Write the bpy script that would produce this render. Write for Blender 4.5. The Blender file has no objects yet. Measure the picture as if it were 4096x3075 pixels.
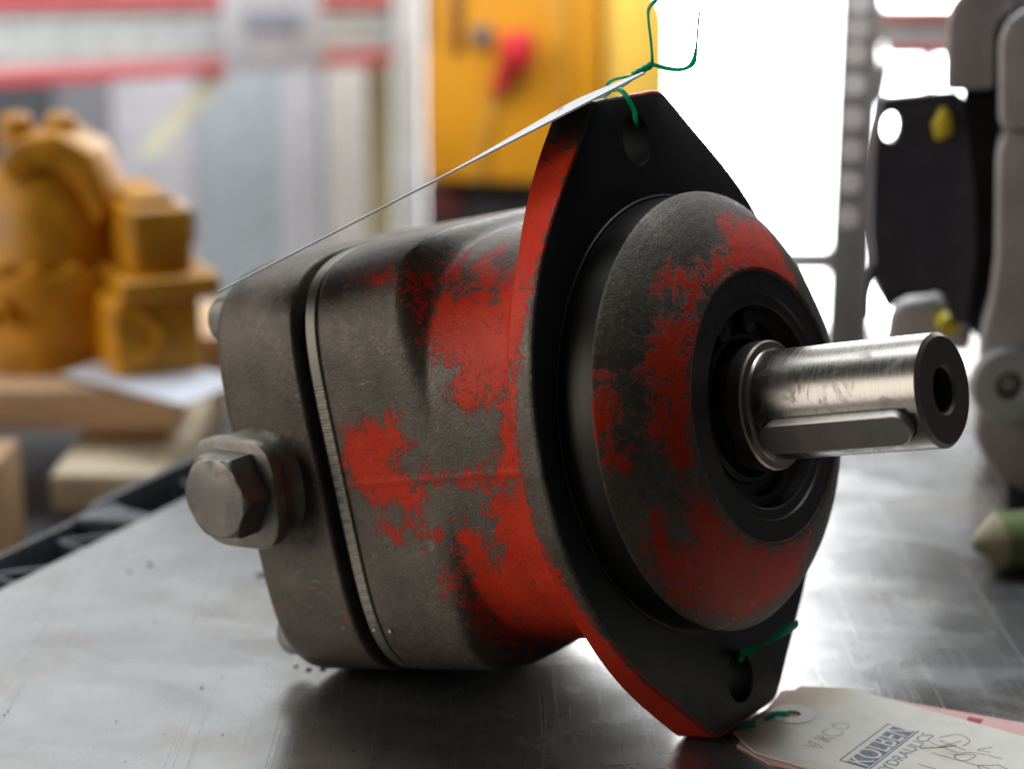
import bpy, bmesh, math, random
from mathutils import Vector, Matrix
random.seed(7)
R = math.radians
S = 0.001
C = bpy.context.scene.collection
sc = bpy.context.scene

# ------------------------------------------------------------------ camera, world, lamps, exposure
CAM = Vector((0, 0, 0.2794)); PITCH = R(15); FPX = 7764.0
cam = bpy.data.objects.new('camera', bpy.data.cameras.new('camera')); C.objects.link(cam)
cam.location = CAM; cam.rotation_euler = (R(90) - PITCH, 0, 0)
cam.data.sensor_width = 36; cam.data.lens = FPX / 4096 * 36
cam.data.clip_start = 0.02; cam.data.clip_end = 60
cam.data.dof.use_dof = True; cam.data.dof.focus_distance = 0.602; cam.data.dof.aperture_fstop = 6.5
sc.camera = cam
w = bpy.data.worlds.new('World'); sc.world = w; w.use_nodes = True
w.node_tree.nodes['Background'].inputs[0].default_value = (0.92, 0.95, 1.0, 1)
w.node_tree.nodes['Background'].inputs[1].default_value = 0.042
sc.view_settings.view_transform = 'Standard'; sc.view_settings.look = 'None'
sc.view_settings.gamma = 1; sc.view_settings.exposure = 0
sc.cycles.use_denoising = True
sc.cycles.max_bounces = 8; sc.cycles.diffuse_bounces = 3; sc.cycles.glossy_bounces = 4
sc.cycles.caustics_reflective = False; sc.cycles.caustics_refractive = False

def lamp(name, loc, target, sx, sy, radiance, color=(1, 1, 1)):
    l = bpy.data.lights.new(name, 'AREA'); l.shape = 'RECTANGLE'; l.size = sx; l.size_y = sy
    l.energy = radiance * math.pi * sx * sy; l.color = color
    o = bpy.data.objects.new(name, l); C.objects.link(o); o.location = loc
    o.rotation_euler = (Vector(target) - Vector(loc)).to_track_quat('-Z', 'Y').to_euler()
    return o
# unseen area lights added behind the bench for the sheet's soft reflections
lamp('back_left_fill', (-1.75, 4.75, 1.75), (-0.3, 0.6, 0.0), 3.6, 2.6, 1.22, (0.95, 0.98, 1.0))
lamp('back_right_fill', (1.98, 4.7, 1.7), (0.3, 0.6, 0.0), 2.4, 2.4, 1.35, (0.92, 0.97, 1.0))
# skylight over the bench, a little behind it
lamp('skylight_lamp', (-0.1, 1.65, 2.2), (0.0, 0.75, 0.0), 2.2, 1.4, 5.8, (0.86, 0.93, 1.0))
# soft daylight on the side of the housing
lamp('bench_side_lamp', (-1.65, 0.38, 0.48), (0.0, 0.62, 0.06), 1.5, 1.1, 3.0, (1.0, 0.96, 0.91))
# unseen fill light added in front of the racks to brighten them
lamp('rack_fill', (-0.4, 1.5, 0.75), (-0.4, 3.0, -0.1), 2.0, 0.5, 6.8, (0.97, 0.98, 1.0))

# ------------------------------------------------------------------ helpers
def at(xd, yd, Y):
    """point on the plane y = Y (metres from the camera) in direction of a 2212-wide picture position"""
    k = 4096 / 2212
    vx = (xd * k - 2048) / FPX; vy = -(yd * k - 1537.5) / FPX
    cp, sp = math.cos(PITCH), math.sin(PITCH)
    d = Vector((vx, cp + vy * sp, -sp + vy * cp))
    return CAM + d * (Y / d.y)

def smooth(a, b, x):
    t = min(1, max(0, (x - a) / (b - a))); return t * t * (3 - 2 * t)

def interp(x, pts):
    if x <= pts[0][0]: return pts[0][1]
    for (a, fa), (b, fb) in zip(pts, pts[1:]):
        if x <= b: return fa + (fb - fa) * (x - a) / (b - a)
    return pts[-1][1]

def tag(o, label=None, cat=None, group=None, kind=None):
    if label: o['label'] = label
    if cat: o['category'] = cat
    if group: o['group'] = group
    if kind: o['kind'] = kind
    return o

def empty(name, loc=(0, 0, 0)):
    o = bpy.data.objects.new(name, None); o.empty_display_size = 0.02; C.objects.link(o); o.location = loc
    return o

def link(name, me, mats, parent=None, smooth_angle=35):
    o = bpy.data.objects.new(name, me); C.objects.link(o)
    for m in (mats if isinstance(mats, (list, tuple)) else [mats]): me.materials.append(m)
    if parent: o.parent = parent
    if smooth_angle is not None:
        me.polygons.foreach_set('use_smooth', [True] * len(me.polygons))
        me.set_sharp_from_angle(angle=R(smooth_angle))
    return o

def from_bm(name, bm, mats, parent=None, smooth_angle=35):
    bmesh.ops.recalc_face_normals(bm, faces=bm.faces)
    me = bpy.data.meshes.new(name); bm.to_mesh(me); bm.free()
    return link(name, me, mats, parent, smooth_angle)

def rings(name, loops, mats, parent=None, closed=True, cap0=False, cap1=False, attr=None, smooth_angle=35, scale=S):
    """skin a list of equally long point loops (millimetres)"""
    n = len(loops[0]); vs = [(p[0] * scale, p[1] * scale, p[2] * scale) for l in loops for p in l]; fs = []
    for i in range(len(loops) - 1):
        for j in range(n if closed else n - 1):
            k = (j + 1) % n
            fs.append((i * n + j, i * n + k, (i + 1) * n + k, (i + 1) * n + j))
    if cap0: fs.append(tuple(range(n))[::-1])
    if cap1: fs.append(tuple(range((len(loops) - 1) * n, len(loops) * n)))
    me = bpy.data.meshes.new(name); me.from_pydata(vs, [], fs)
    if attr:
        a = me.attributes.new('paint', 'FLOAT', 'POINT')
        a.data.foreach_set('value', [attr(*p) for l in loops for p in l])
    bm = bmesh.new(); bm.from_mesh(me); bmesh.ops.recalc_face_normals(bm, faces=bm.faces); bm.to_mesh(me); bm.free()
    return link(name, me, mats, parent, smooth_angle)

def lathe(name, prof, mats, parent=None, n=128, attr=None, axis='x', at_=(0, 0, 0), cap0=False, cap1=False, smooth_angle=35, wob=None, scale=S):
    loops = []
    for (x, r) in prof:
        l = []
        for j in range(n):
            t = 2 * math.pi * j / n; rr = r if wob is None else r + wob(x, t)
            c, s = rr * math.cos(t), rr * math.sin(t)
            q = (x, c, s) if axis == 'x' else ((c, x, s) if axis == 'y' else (c, s, x))
            l.append((q[0] + at_[0], q[1] + at_[1], q[2] + at_[2]))
        loops.append(l)
    return rings(name, loops, mats, parent, True, cap0, cap1, attr, smooth_angle, scale)

def box(name, lo, hi, mat, parent=None, bevel=0.0, seg=2, rotz=0, pivot=None):
    bm = bmesh.new(); bmesh.ops.create_cube(bm, size=1)
    for v in bm.verts:
        v.co = Vector([lo[i] + (v.co[i] + 0.5) * (hi[i] - lo[i]) for i in range(3)])
    if bevel: bmesh.ops.bevel(bm, geom=bm.edges[:], offset=bevel, segments=seg, profile=0.5, affect='EDGES')
    if rotz:
        pv = Vector(pivot) if pivot else (Vector(lo) + Vector(hi)) / 2
        bmesh.ops.rotate(bm, cent=pv, matrix=Matrix.Rotation(rotz, 3, 'Z'), verts=bm.verts)
    return from_bm(name, bm, mat, parent, 40)

def prism(name, pts, thick, mat, parent=None, bevel=0.0, seg=2):
    """pts: 3D outline, thick: extrusion vector"""
    bm = bmesh.new(); vs = [bm.verts.new(p) for p in pts]; f = bm.faces.new(vs)
    r = bmesh.ops.extrude_face_region(bm, geom=[f])
    bmesh.ops.translate(bm, vec=Vector(thick), verts=[g for g in r['geom'] if isinstance(g, bmesh.types.BMVert)])
    if bevel:
        bmesh.ops.recalc_face_normals(bm, faces=bm.faces)
        bmesh.ops.bevel(bm, geom=bm.edges[:], offset=bevel, segments=seg, profile=0.5, affect='EDGES')
    return from_bm(name, bm, mat, parent, 40)

def spline(pts, n=8):
    out = []; P = [Vector(p) for p in pts]
    for i in range(len(P) - 1):
        p0, p1, p2, p3 = P[max(0, i - 1)], P[i], P[i + 1], P[min(len(P) - 1, i + 2)]
        for k in range(n):
            t = k / n
            out.append(0.5 * ((2 * p1) + (p2 - p0) * t + (2 * p0 - 5 * p1 + 4 * p2 - p3) * t * t + (3 * p1 - p0 - 3 * p2 + p3) * t ** 3))
    out.append(P[-1]); return out

def tube(name, pts, rad, mat, parent=None, nseg=8, sub=8, flat=1.0, twist=0.0):
    P = spline(pts, sub); bm = bmesh.new(); prev = None; N = None
    for i, p in enumerate(P):
        t = (P[min(i + 1, len(P) - 1)] - P[max(i - 1, 0)]).normalized()
        if N is None: N = t.orthogonal().normalized()
        N = (N - t * N.dot(t)).normalized(); B = t.cross(N)
        tw = twist * i / len(P)
        r = rad(i / (len(P) - 1)) if callable(rad) else rad
        ring = []
        for j in range(nseg):
            a = 2 * math.pi * j / nseg
            u, v = r * math.cos(a), r * flat * math.sin(a)
            u, v = u * math.cos(tw) - v * math.sin(tw), u * math.sin(tw) + v * math.cos(tw)
            ring.append(bm.verts.new(p + N * u + B * v))
        if prev:
            for j in range(nseg): bm.faces.new((prev[j], prev[(j + 1) % nseg], ring[(j + 1) % nseg], ring[j]))
        else: bm.faces.new(ring[::-1])
        prev = ring
    bm.faces.new(prev)
    return from_bm(name, bm, mat, parent, 60)

# ------------------------------------------------------------------ materials
class G:
    def __init__(s, name):
        s.m = bpy.data.materials.new(name); s.m.use_nodes = True; s.t = s.m.node_tree
        s.p = s.t.nodes['Principled BSDF']; s.co = None
    def n(s, ty, ins=None, **props):
        nd = s.t.nodes.new('ShaderNode' + ty)
        for k, v in props.items(): setattr(nd, k, v)
        for k, v in (ins or {}).items():
            sk = nd.inputs[k]
            if hasattr(v, 'is_output'): s.t.links.new(v, sk)
            else: sk.default_value = v
        return nd
    def obj(s, scale=(1, 1, 1), loc=(0, 0, 0), rot=(0, 0, 0)):
        if s.co is None: s.co = s.n('TexCoord').outputs['Object']
        return s.n('Mapping', {'Vector': s.co, 'Scale': scale, 'Location': loc, 'Rotation': rot}).outputs[0]
    def noise(s, sc_, detail=4, rough=0.55, vec=None, dist=0.0):
        return s.n('TexNoise', {'Vector': vec or s.obj(), 'Scale': sc_, 'Detail': detail, 'Roughness': rough, 'Distortion': dist}).outputs[0]
    def ramp(s, f, lo, hi, a=0.0, b=1.0):
        return s.n('MapRange', {0: f, 1: lo, 2: hi, 3: a, 4: b}).outputs[0]
    def math(s, op, a, b=0.0, c=0.0):
        return s.n('Math', {0: a, 1: b, 2: c}, operation=op).outputs[0]
    def mix(s, f, a, b):
        nd = s.n('Mix', data_type='RGBA')
        for i, v in ((0, f), (6, a), (7, b)):
            if hasattr(v, 'is_output'): s.t.links.new(v, nd.inputs[i])
            else: nd.inputs[i].default_value = (*v, 1) if isinstance(v, tuple) and len(v) == 3 else v
        return nd.outputs[2]
    def set(s, **kw):
        names = dict(base='Base Color', rough='Roughness', metal='Metallic', spec='Specular IOR Level', normal='Normal',
                     coat='Coat Weight', emit='Emission Color', estr='Emission Strength', trans='Transmission Weight', sub='Subsurface Weight', alpha='Alpha', coatr='Coat Roughness')
        for k, v in kw.items():
            sk = s.p.inputs[names[k]]
            if hasattr(v, 'is_output'): s.t.links.new(v, sk)
            else: sk.default_value = (*v, 1) if isinstance(v, tuple) else v
        return s.m
    def bump(s, h, strength=0.3, dist=0.0005, normal=None):
        d = {'Height': h, 'Strength': strength, 'Distance': dist}
        if normal: d['Normal'] = normal
        return s.n('Bump', d).outputs[0]

def plain(name, col, rough=0.5, metal=0.0, var=0.14, sc_=40, bump=0.0, bsc=300):
    g = G(name); f = g.noise(sc_, 5)
    a = tuple(c * (1 - var) for c in col); b = tuple(min(1, c * (1 + var)) for c in col)
    g.set(base=g.mix(g.ramp(f, 0.3, 0.7), a, b), rough=g.ramp(f, 0.3, 0.7, max(0, rough - 0.06), min(1, rough + 0.08)), metal=metal)
    if bump: g.set(normal=g.bump(g.noise(bsc, 3), bump, 0.001))
    return g.m

def cast_iron(name, paint=True):
    g = G(name)
    big = g.noise(55, 6, 0.6); mid = g.noise(420, 4, 0.6); fine = g.noise(1500, 3, 0.6)
    iron = g.mix(g.ramp(big, 0.35, 0.68), (0.086, 0.066, 0.048), (0.166, 0.131, 0.098))
    iron = g.mix(g.ramp(mid, 0.5, 0.8, 0, 0.55), iron, (0.235, 0.205, 0.17))
    iron = g.mix(g.ramp(fine, 0.32, 0.5, 0.6, 0), iron, (0.045, 0.038, 0.034))
    spk = g.ramp(g.noise(1900, 2, 0.5), 0.70, 0.76)
    iron = g.mix(spk, iron, (0.42, 0.39, 0.35))
    sn = g.noise(1.0, 2, 0.5, g.obj((90, 60, 1300), (0, 0, 0), (0, R(-32), 0)), 0.2)
    sc1 = g.math('MULTIPLY', g.ramp(sn, 0.70, 0.74), g.ramp(g.noise(24, 3), 0.52, 0.6))
    iron = g.mix(g.math('MULTIPLY', sc1, 0.8), iron, (0.50, 0.47, 0.42))
    pale = g.math('MULTIPLY', g.ramp(g.noise(60, 7, 0.75, g.obj(loc=(0.7, 0.1, 0.3))), 0.60, 0.70), g.ramp(mid, 0.45, 0.6))
    iron = g.mix(g.math('MULTIPLY', pale, 0.6), iron, (0.40, 0.36, 0.31))
    grit = g.math('ADD', g.math('MULTIPLY', mid, 0.8), g.math('MULTIPLY', fine, 0.7))
    nrm = g.bump(grit, 0.42, 0.0006)
    rgh = g.ramp(mid, 0.3, 0.7, 0.36, 0.56)
    if not paint:
        return g.set(base=iron, rough=rgh, metal=0.35, normal=nrm, spec=0.5)
    a = g.n('Attribute', attribute_name='paint').outputs['Fac']
    e1 = g.math('MULTIPLY_ADD', g.noise(210, 7, 0.72, dist=0.5), 24.0, -12.0)
    e2 = g.math('MULTIPLY_ADD', g.noise(1050, 5, 0.7), 20.0, -10.0)
    v = g.math('ADD', g.math('ADD', a, e1), e2)
    chips = g.ramp(g.noise(420, 7, 0.74), 0.622, 0.636)
    msk = g.math('MULTIPLY', g.ramp(v, -0.15, 0.15), g.math('SUBTRACT', 1.0, chips))
    red = g.mix(g.ramp(g.noise(90, 5), 0.3, 0.7), (0.68, 0.034, 0.011), (0.80, 0.055, 0.016))
    red = g.mix(g.ramp(g.noise(1400, 2), 0.62, 0.72, 0, 0.5), red, (0.16, 0.02, 0.014))
    edge = g.math('MULTIPLY', g.ramp(v, -0.9, -0.1), g.math('SUBTRACT', 1.0, g.ramp(v, -0.1, 0.1)))
    iron2 = g.mix(g.math('MULTIPLY', edge, 0.6), iron, (0.06, 0.04, 0.034))
    n2 = g.bump(g.ramp(v, -0.3, 0.5), 0.55, 0.00022, nrm)
    return g.set(base=g.mix(msk, iron2, red), rough=g.mix(msk, rgh, (0.40, 0.40, 0.40)), metal=g.math('MULTIPLY_ADD', msk, -0.35, 0.35), normal=n2, spec=g.math('MULTIPLY_ADD', msk, -0.32, 0.5))

M_cast_p = cast_iron('painted_cast_iron'); M_cast = cast_iron('bare_cast_iron', False)

def steel(name, col=(0.56, 0.52, 0.47), rough=0.24, stain=True, axis=0, band=2600, streak=0.08):
    g = G(name)
    scv = [40, 40, 40]; scv[axis] = band
    lines = g.noise(1.0, 3, 0.6, g.obj(tuple(scv)))
    st = g.noise(70, 6, 0.65, dist=0.8); st2 = g.noise(210, 5, 0.7)
    c = g.mix(g.ramp(lines, 0.3, 0.7), tuple(k * 0.93 for k in col), tuple(min(1, k * 1.05) for k in col))
    r = g.ramp(lines, 0.3, 0.7, rough - streak * 0.5, rough + streak * 0.5)
    if stain:
        m = g.math('MULTIPLY', g.ramp(st, 0.52, 0.60), g.ramp(st2, 0.3, 0.6))
        c = g.mix(g.math('MULTIPLY', m, 0.62), c, (0.20, 0.18, 0.165))
        c = g.mix(g.ramp(g.noise(95, 4), 0.55, 0.7, 0, 0.4), c, (0.44, 0.36, 0.24))
        r = g.math('MULTIPLY_ADD', m, 0.16, r)
    return g.set(base=c, rough=r, metal=1.0, normal=g.bump(lines, 0.03, 0.0001))

M_shaft = steel('ground_shaft_steel', (0.36, 0.325, 0.29), 0.27); M_key = steel('key_steel', (0.50, 0.45, 0.41), 0.42, False, 0, 600)
M_pilot = steel('turned_pilot_steel', (0.05, 0.046, 0.040), 0.42, False, 0, 1800)
M_ring = steel('ground_ring_steel', (0.25, 0.23, 0.19), 0.55, False, 1, 700)
M_bolt = steel('dull_bolt_steel', (0.23, 0.21, 0.185), 0.46, True, 1, 200)
M_face = plain('oily_machined_face', (0.012, 0.010, 0.0095), 0.45, 0.2, 0.3, 120, 0.05, 900)
M_dark = plain('black_seal_rubber', (0.012, 0.011, 0.011), 0.5)
M_carrier = plain('blackened_steel', (0.060, 0.050, 0.045), 0.40, 0.5, 0.2, 200)
M_gap = plain('black_gap', (0.006, 0.006, 0.006), 0.7)
M_bright = plain('bare_bright_metal', (0.42, 0.40, 0.37), 0.5, 0.3)

# ------------------------------------------------------------------ bench top
EU = Vector((0.428, 0.904, 0)).normalized(); EN = Vector((-EU.y, EU.x, 0))   # direction of its open edge, outward
E0 = Vector((-0.204, 0.727, 0))
g = G('worn_steel_sheet')
v0 = g.obj()
cl = g.noise(7, 6, 0.6); cl2 = g.noise(26, 5, 0.6); fn = g.noise(900, 3, 0.6)
base = g.mix(g.ramp(cl, 0.3, 0.7), (0.295, 0.295, 0.29), (0.45, 0.448, 0.44))
stain = g.math('MULTIPLY', g.ramp(g.noise(11, 5, 0.6, g.obj(loc=(3.1, 1.7, 0))), 0.50, 0.66), 0.75)
base = g.mix(stain, base, (0.26, 0.22, 0.165))
smear = g.ramp(g.noise(1.0, 6, 0.6, g.obj((14, 22, 1), (2, 7, 0), (0, 0, R(35))), 1.2), 0.40, 0.66)
base = g.mix(g.math('MULTIPLY', smear, 0.35), base, (0.56, 0.57, 0.57))
def scratches(ang, loc, lo, hi, sx=260.0, sy=2.2):
    n_ = g.noise(1.0, 2, 0.5, g.obj((sx, sy, 1), loc, (0, 0, ang)), 0.25)
    return g.ramp(n_, lo, hi)
s1 = scratches(R(78), (0, 0, 0), 0.665, 0.69, 520, 2.0); s2 = scratches(R(62), (5, 2, 0), 0.68, 0.70, 520, 2.2); s3 = scratches(R(-40), (9, 4, 0), 0.69, 0.71, 480, 2.4)
gate = g.ramp(g.noise(5, 3), 0.36, 0.5)
s4 = scratches(R(84), (3, 8, 0), 0.665, 0.69, 620, 2.2); s5 = scratches(R(20), (1, 6, 0), 0.69, 0.71, 560, 2.4)
scr = g.math('MAXIMUM', g.math('MULTIPLY', g.math('MAXIMUM', g.math('MAXIMUM', s1, s2), s3), gate), g.math('MULTIPLY', g.math('MAXIMUM', s4, s5), g.ramp(g.noise(8, 3, 0.5, g.obj(loc=(4, 4, 0))), 0.42, 0.55)))
base = g.mix(g.math('MULTIPLY', scr, 0.6), base, (0.22, 0.22, 0.22))
pit = g.ramp(g.noise(700, 2, 0.5), 0.735, 0.76)
base = g.mix(g.math('MULTIPLY', pit, 0.5), base, (0.8, 0.8, 0.8))
rg = g.math('ADD', g.math('MULTIPLY_ADD', smear, 0.08, g.ramp(cl2, 0.3, 0.7, 0.17, 0.28)), g.math('MULTIPLY', scr, 0.2))
M_table = g.set(base=base, rough=rg, metal=0.84, normal=g.bump(g.math('ADD', fn, g.math('MULTIPLY', scr, -2.0)), 0.06, 0.0002))
e_a = E0 - EU * 0.62; e_b = E0 + EU * 0.36
tb = prism('steel_table', [(e_a.x, e_a.y, -0.003), (e_b.x, e_b.y, -0.003), (0.95, e_b.y + 0.02, -0.003), (0.95, e_a.y, -0.003)], (0, 0, 0.003), M_table, None)
tag(tb, 'scratched grey steel sheet bench top that the red motor stands on', 'table')

# ------------------------------------------------------------------ the red motor (millimetres in its own frame)
PM = Matrix(((0.77574, 0.59934, -0.19755, 0.05811), (-0.58251, 0.80048, 0.14113, 0.61208), (0.24272, 0.0056, 0.97008, 0.1058), (0, 0, 0, 1)))
motor = empty('hydraulic_motor'); motor.matrix_world = PM
tag(motor, 'worn hydraulic motor with chipped red paint, two-bolt flange and keyed shaft lying on steel bench', 'motor')
def pw(x, y, z): return PM @ Vector((x * S, y * S, z * S))

BODY = [
  [(-52.2, 54.3), (-50.0, 56.1), (-38.7, 53.9), (-29.2, 56.0), (-19.4, 42.5), (-17.9, 32.0), (-19.4, 15.9), (-26.5, 23.3), (-36.1, 18.5), (-40.4, 27.2), (-34.7, 32.1), (-44.8, 36.1), (-48.0, 41.0), (-49.1, 46.7)],
  [(-40.3, 60.8), (-37.8, 66.0), (-24.6, 54.3), (-33.4, 53.9)],
  [(-80, 65.6), (-62.8, 65.2), (-56.9, 63.2), (-60.1, 63.4)],
  [(-53.1, 60.9), (-48.4, 64.0), (-44.2, 59.2), (-51.3, 57.8)],
  [(-88.5, 15.6), (-82.3, 19.0), (-64.1, 18.5), (-62.2, 10.7), (-69.4, 6.6), (-63.6, -1.4), (-60.5, -4.6), (-64.5, -12.1), (-72.0, -10.2), (-81.5, -7.5), (-88.2, -1.7), (-90.1, 6.3)],
  [(-60.2, -0.1), (-31.7, -0.8), (-32.5, -3.8), (-60.0, -2.8)],
  [(-23.0, 16.2), (-14, 18.6), (-14, -4.1), (-33.1, -5.7), (-25.3, 2.1)],
  [(-35.9, -11.0), (-14, -1), (-12, -16.4), (-12, -29.5), (-12, -60), (-24.5, -68), (-48.6, -70), (-52.1, -52.3), (-50.8, -40.2), (-49.1, -27.2), (-49.0, -19.3), (-45.0, -16.6), (-40.2, -23.5), (-38.2, -32.4), (-32.4, -25.7), (-32.9, -17.4)],
  [(-81.4, -16.5), (-56.1, -17.1), (-55.5, -20.8), (-79.4, -19.7)],
  [(-56.7, -32.6), (-53.5, -34.6), (-56.0, -40.7), (-58.3, -38.8)],
  [(-24, 58), (-12, 62), (-12, 20), (-20, 22)]]
CONE = [
  [(4.4, 62.2), (35.3, 53.9), (34.1, 44.0), (31.5, 33.0), (9.8, 42.8), (-12.1, 43.6), (-26.9, 41.4), (-33.1, 40.5), (-25.3, 46.3), (-12.0, 48.2), (-1.1, 52.5)],
  [(-42.1, 36.6), (-32.4, 38.8), (-27.8, 40.0), (-37.6, 25.3), (-44.4, 9.6), (-46.7, -7.0), (-48.7, -9.3), (-53.3, -5.2), (-55.1, 1.0), (-58.0, 3.3), (-55.3, 13.9), (-51.6, 14.3), (-53.4, 23.4), (-49.4, 31.1)],
  [(-65.3, 24.7), (-63.6, 22.0), (-65.1, 12.4), (-67.2, 5.9), (-70.8, 7.9), (-69.5, 17.5)],
  [(-69.7, 4.7), (-65.0, 2.5), (-65.3, -3.1), (-69.6, -3.8)],
  [(-50.8, -15.1), (-43.7, -17.1), (-39.8, -24.7), (-29.0, -35.8), (-9.3, -45.2), (12.6, -45.3), (12.4, -57.6), (-0.3, -63.2), (-19.2, -64.2), (-33.8, -58.0), (-50.4, -47.6), (-61.0, -32.7), (-62.3, -28.0), (-59.9, -23.1), (-61.1, -17.8), (-57.3, -19.6), (-54.5, -27.6), (-48.4, -32.3), (-47.3, -26.9)],
  [(-33.2, 49.4), (-20.4, 48.9), (-27.2, 44.7), (-38.2, 44.2)]]
def sdist(px, py, poly):
    d2 = 1e9; ins = False; n = len(poly)
    for i in range(n):
        ax, ay = poly[i]; bx, by = poly[(i + 1) % n]
        ex, ey = bx - ax, by - ay; t = ((px - ax) * ex + (py - ay) * ey) / (ex * ex + ey * ey + 1e-9)
        t = min(1, max(0, t)); dx, dy = px - ax - ex * t, py - ay - ey * t
        d2 = min(d2, dx * dx + dy * dy)
        if (ay > py) != (by > py) and px < (bx - ax) * (py - ay) / (by - ay) + ax: ins = not ins
    d = math.sqrt(d2); return d if ins else -d
def field(px, py, polys): return max(-9.0, min(3.4, 0.85 * max(sdist(px, py, q) for q in polys) + 0.35))
def paint_body(x, y, z):
    if y > 10: return 3.0 if x > -50 else -4.0
    return field(x, z, BODY)
def paint_cone(x, y, z): return field(y, z, CONE) - 0.7

def sup(x, hy, hz, n, m=480, yo=0.0):
    out = []
    for j in range(m):
        t = 2 * math.pi * j / m; c, s = math.cos(t), math.sin(t)
        r = (abs(c / hy) ** n + abs(s / hz) ** n) ** (-1 / n)
        out.append((x, r * c + yo, r * s))
    return out
# housing: rounded square at the back, round neck towards the flange
secs = []
xs = [-92.9, -92.6, -92.0, -91.0] + [-90 + 1.0 * i for i in range(80)]
for x in xs:
    ed = interp(x, [(-92.9, 1.6), (-92.6, 0.8), (-92, 0.25), (-91, 0)])
    k = smooth(-58, -49, x)
    hy = 69.5 - 0.3 * k - ed; hz = 74.6 - 4.2 * k - ed
    n_ = 5.1 - 2.3 * smooth(-58.5, -49.5, x)
    fl = 6.5 * smooth(-20, -10, x) ** 2
    hy += fl; hz += fl
    waist = 0.8 * smooth(-52, -40, x) * (1 - smooth(-28, -14, x))
    secs.append(sup(x, hy - waist, hz - waist, n_))
# casting seam along the middle of the side
for l in secs:
    for i, (x, y, z) in enumerate(l):
        if y < 0 and abs(z + 1.5) < 1.6: l[i] = (x, y - 0.35 * math.exp(-((z + 1.5) / 0.6) ** 2), z)
rings('housing', secs, M_cast_p, motor, attr=paint_body, cap0=True, cap1=True)
# rotor ring with its scored band, black joint behind it
def ring_loop(x, d=0.0, rough_band=True):
    l = sup(x, 68.9 - d, 74.2 - d, 5.1, 2400)
    if rough_band:
        o = []
        for (a, y, z) in l:
            if y < -40 and -52 < z < 32:
                wv = 0.16 * (0.5 + 0.5 * math.sin(z * 6.6 + 1.3 * math.sin(z * 0.9))) * (0.6 + 0.4 * math.sin(z * 1.7))
                y += wv
            o.append((a, y, z))
        l = o
    return l
rings('rotor_ring', [ring_loop(-98.7, 1.2), ring_loop(-98.4, 0.3), ring_loop(-97.9), ring_loop(-94.0), ring_loop(-93.6, 0.3), ring_loop(-93.4, 1.4)], M_ring, motor, cap0=True, cap1=True, smooth_angle=30)
rings('joint_gap', [sup(-104.2, 65.2, 70.5, 5.1, 240), sup(-92.6, 65.2, 70.5, 5.1, 240)], M_gap, motor)
# end cover
cs = []
for x, d in [(-103.6, 1.5), (-103.9, 0.6), (-104.5, 0.1)] + [(-105 - i * 1.5, 0) for i in range(20)] + [(-137.5, 0), (-139, 0.1), (-140.3, 0.45), (-141.5, 1.2), (-142.4, 2.4), (-142.9, 4), (-143.1, 6), (-143.1, 30), (-143.1, 55)]:
    k = smooth(-108, -136, x)
    cs.append(sup(x, 69.6 - d, 74.6 - d - 0.9 * smooth(-137, -143, x), 5.1, 360))
def paint_cover(x, y, z): return -4.6 if (y < -60 and 15 < z < 26) or (-50 < z < -30) else -8
cover = rings('end_cover', cs, M_cast_p, motor, attr=paint_cover, cap0=True, cap1=True)
# boss and plug on its side
bl = []
for y, r, q in [(-64, 24, 2.3), (-68, 20.5, 2.4), (-70.5, 18.3, 2.6), (-73, 17.0, 2.8), (-76.6, 16.8, 3.0), (-77.4, 17.4, 3.4), (-77.9, 18.6, 3.8), (-78.6, 19.1, 3.8), (-82.3, 19.1, 3.8), (-83.0, 18.7, 3.8), (-83.3, 17.9, 3.8)]:
    l = []
    for j in range(120):
        t = 2 * math.pi * j / 120; c, s = math.cos(t + 0.12), math.sin(t + 0.12)
        rr = (abs(c / r) ** q + abs(s / r) ** q) ** (-1 / q)
        l.append((-130.5 + rr * math.cos(t), y, 1.2 + rr * math.sin(t)))
    bl.append(l)
M_boss = plain('rubbed_iron', (0.27, 0.245, 0.20), 0.42, 0.45, 0.35, 160, 0.15, 900)
rings('plug_boss', bl, M_boss, motor, cap1=True)
def hexloop(y, rc, k):
    """hexagon blended to a circle by k, 72 points"""
    l = []
    for j in range(72):
        t = 2 * math.pi * j / 72; a = ((t + math.pi / 6) % (math.pi / 3)) - math.pi / 6
        hexr = rc * math.cos(math.pi / 6) / math.cos(a - 0) if False else rc * math.cos(math.pi / 6) / math.cos(((t) % (math.pi / 3)) - math.pi / 6)
        rr = min(hexr, k); ang = t - 0.16
        l.append((-128.6 + rr * math.cos(ang), y, 2.2 + rr * math.sin(ang)))
    return l
hp = [hexloop(-81.5, 15.6, 99), hexloop(-91.6, 15.6, 99), hexloop(-92.6, 15.6, 15.4), hexloop(-93.6, 15.5, 14.6), hexloop(-94.3, 15.4, 13.7), hexloop(-94.6, 15, 12.9)]
rings('hex_plug', hp, M_bolt, motor, cap0=True, cap1=True, smooth_angle=25)
# cap screws at the corners of the cover
def knurl(x, t): return 0.2 * math.sin(40 * t + x * 1.3) if -149.6 < x < -142.5 else 0
cprof = [(-134, 8.0), (-142, 8.0)] + [(-142.6 - i * 0.6, 8.05) for i in range(12)] + [(-150.2, 7.6), (-150.9, 6.9), (-151.1, 6.2), (-151.1, 4.3), (-146, 4.2)]
scr0 = lathe('cap_screw', cprof, M_bolt, motor, 230, at_=(0, -52.8, 57), cap1=True, wob=knurl, smooth_angle=50)
for (yy, zz) in ((-52.8, -57), (52.8, 57), (52.8, -57)):
    o = scr0.copy(); C.objects.link(o); o.location = (0, (yy + 52.8) * S, (zz - 57) * S)
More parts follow.
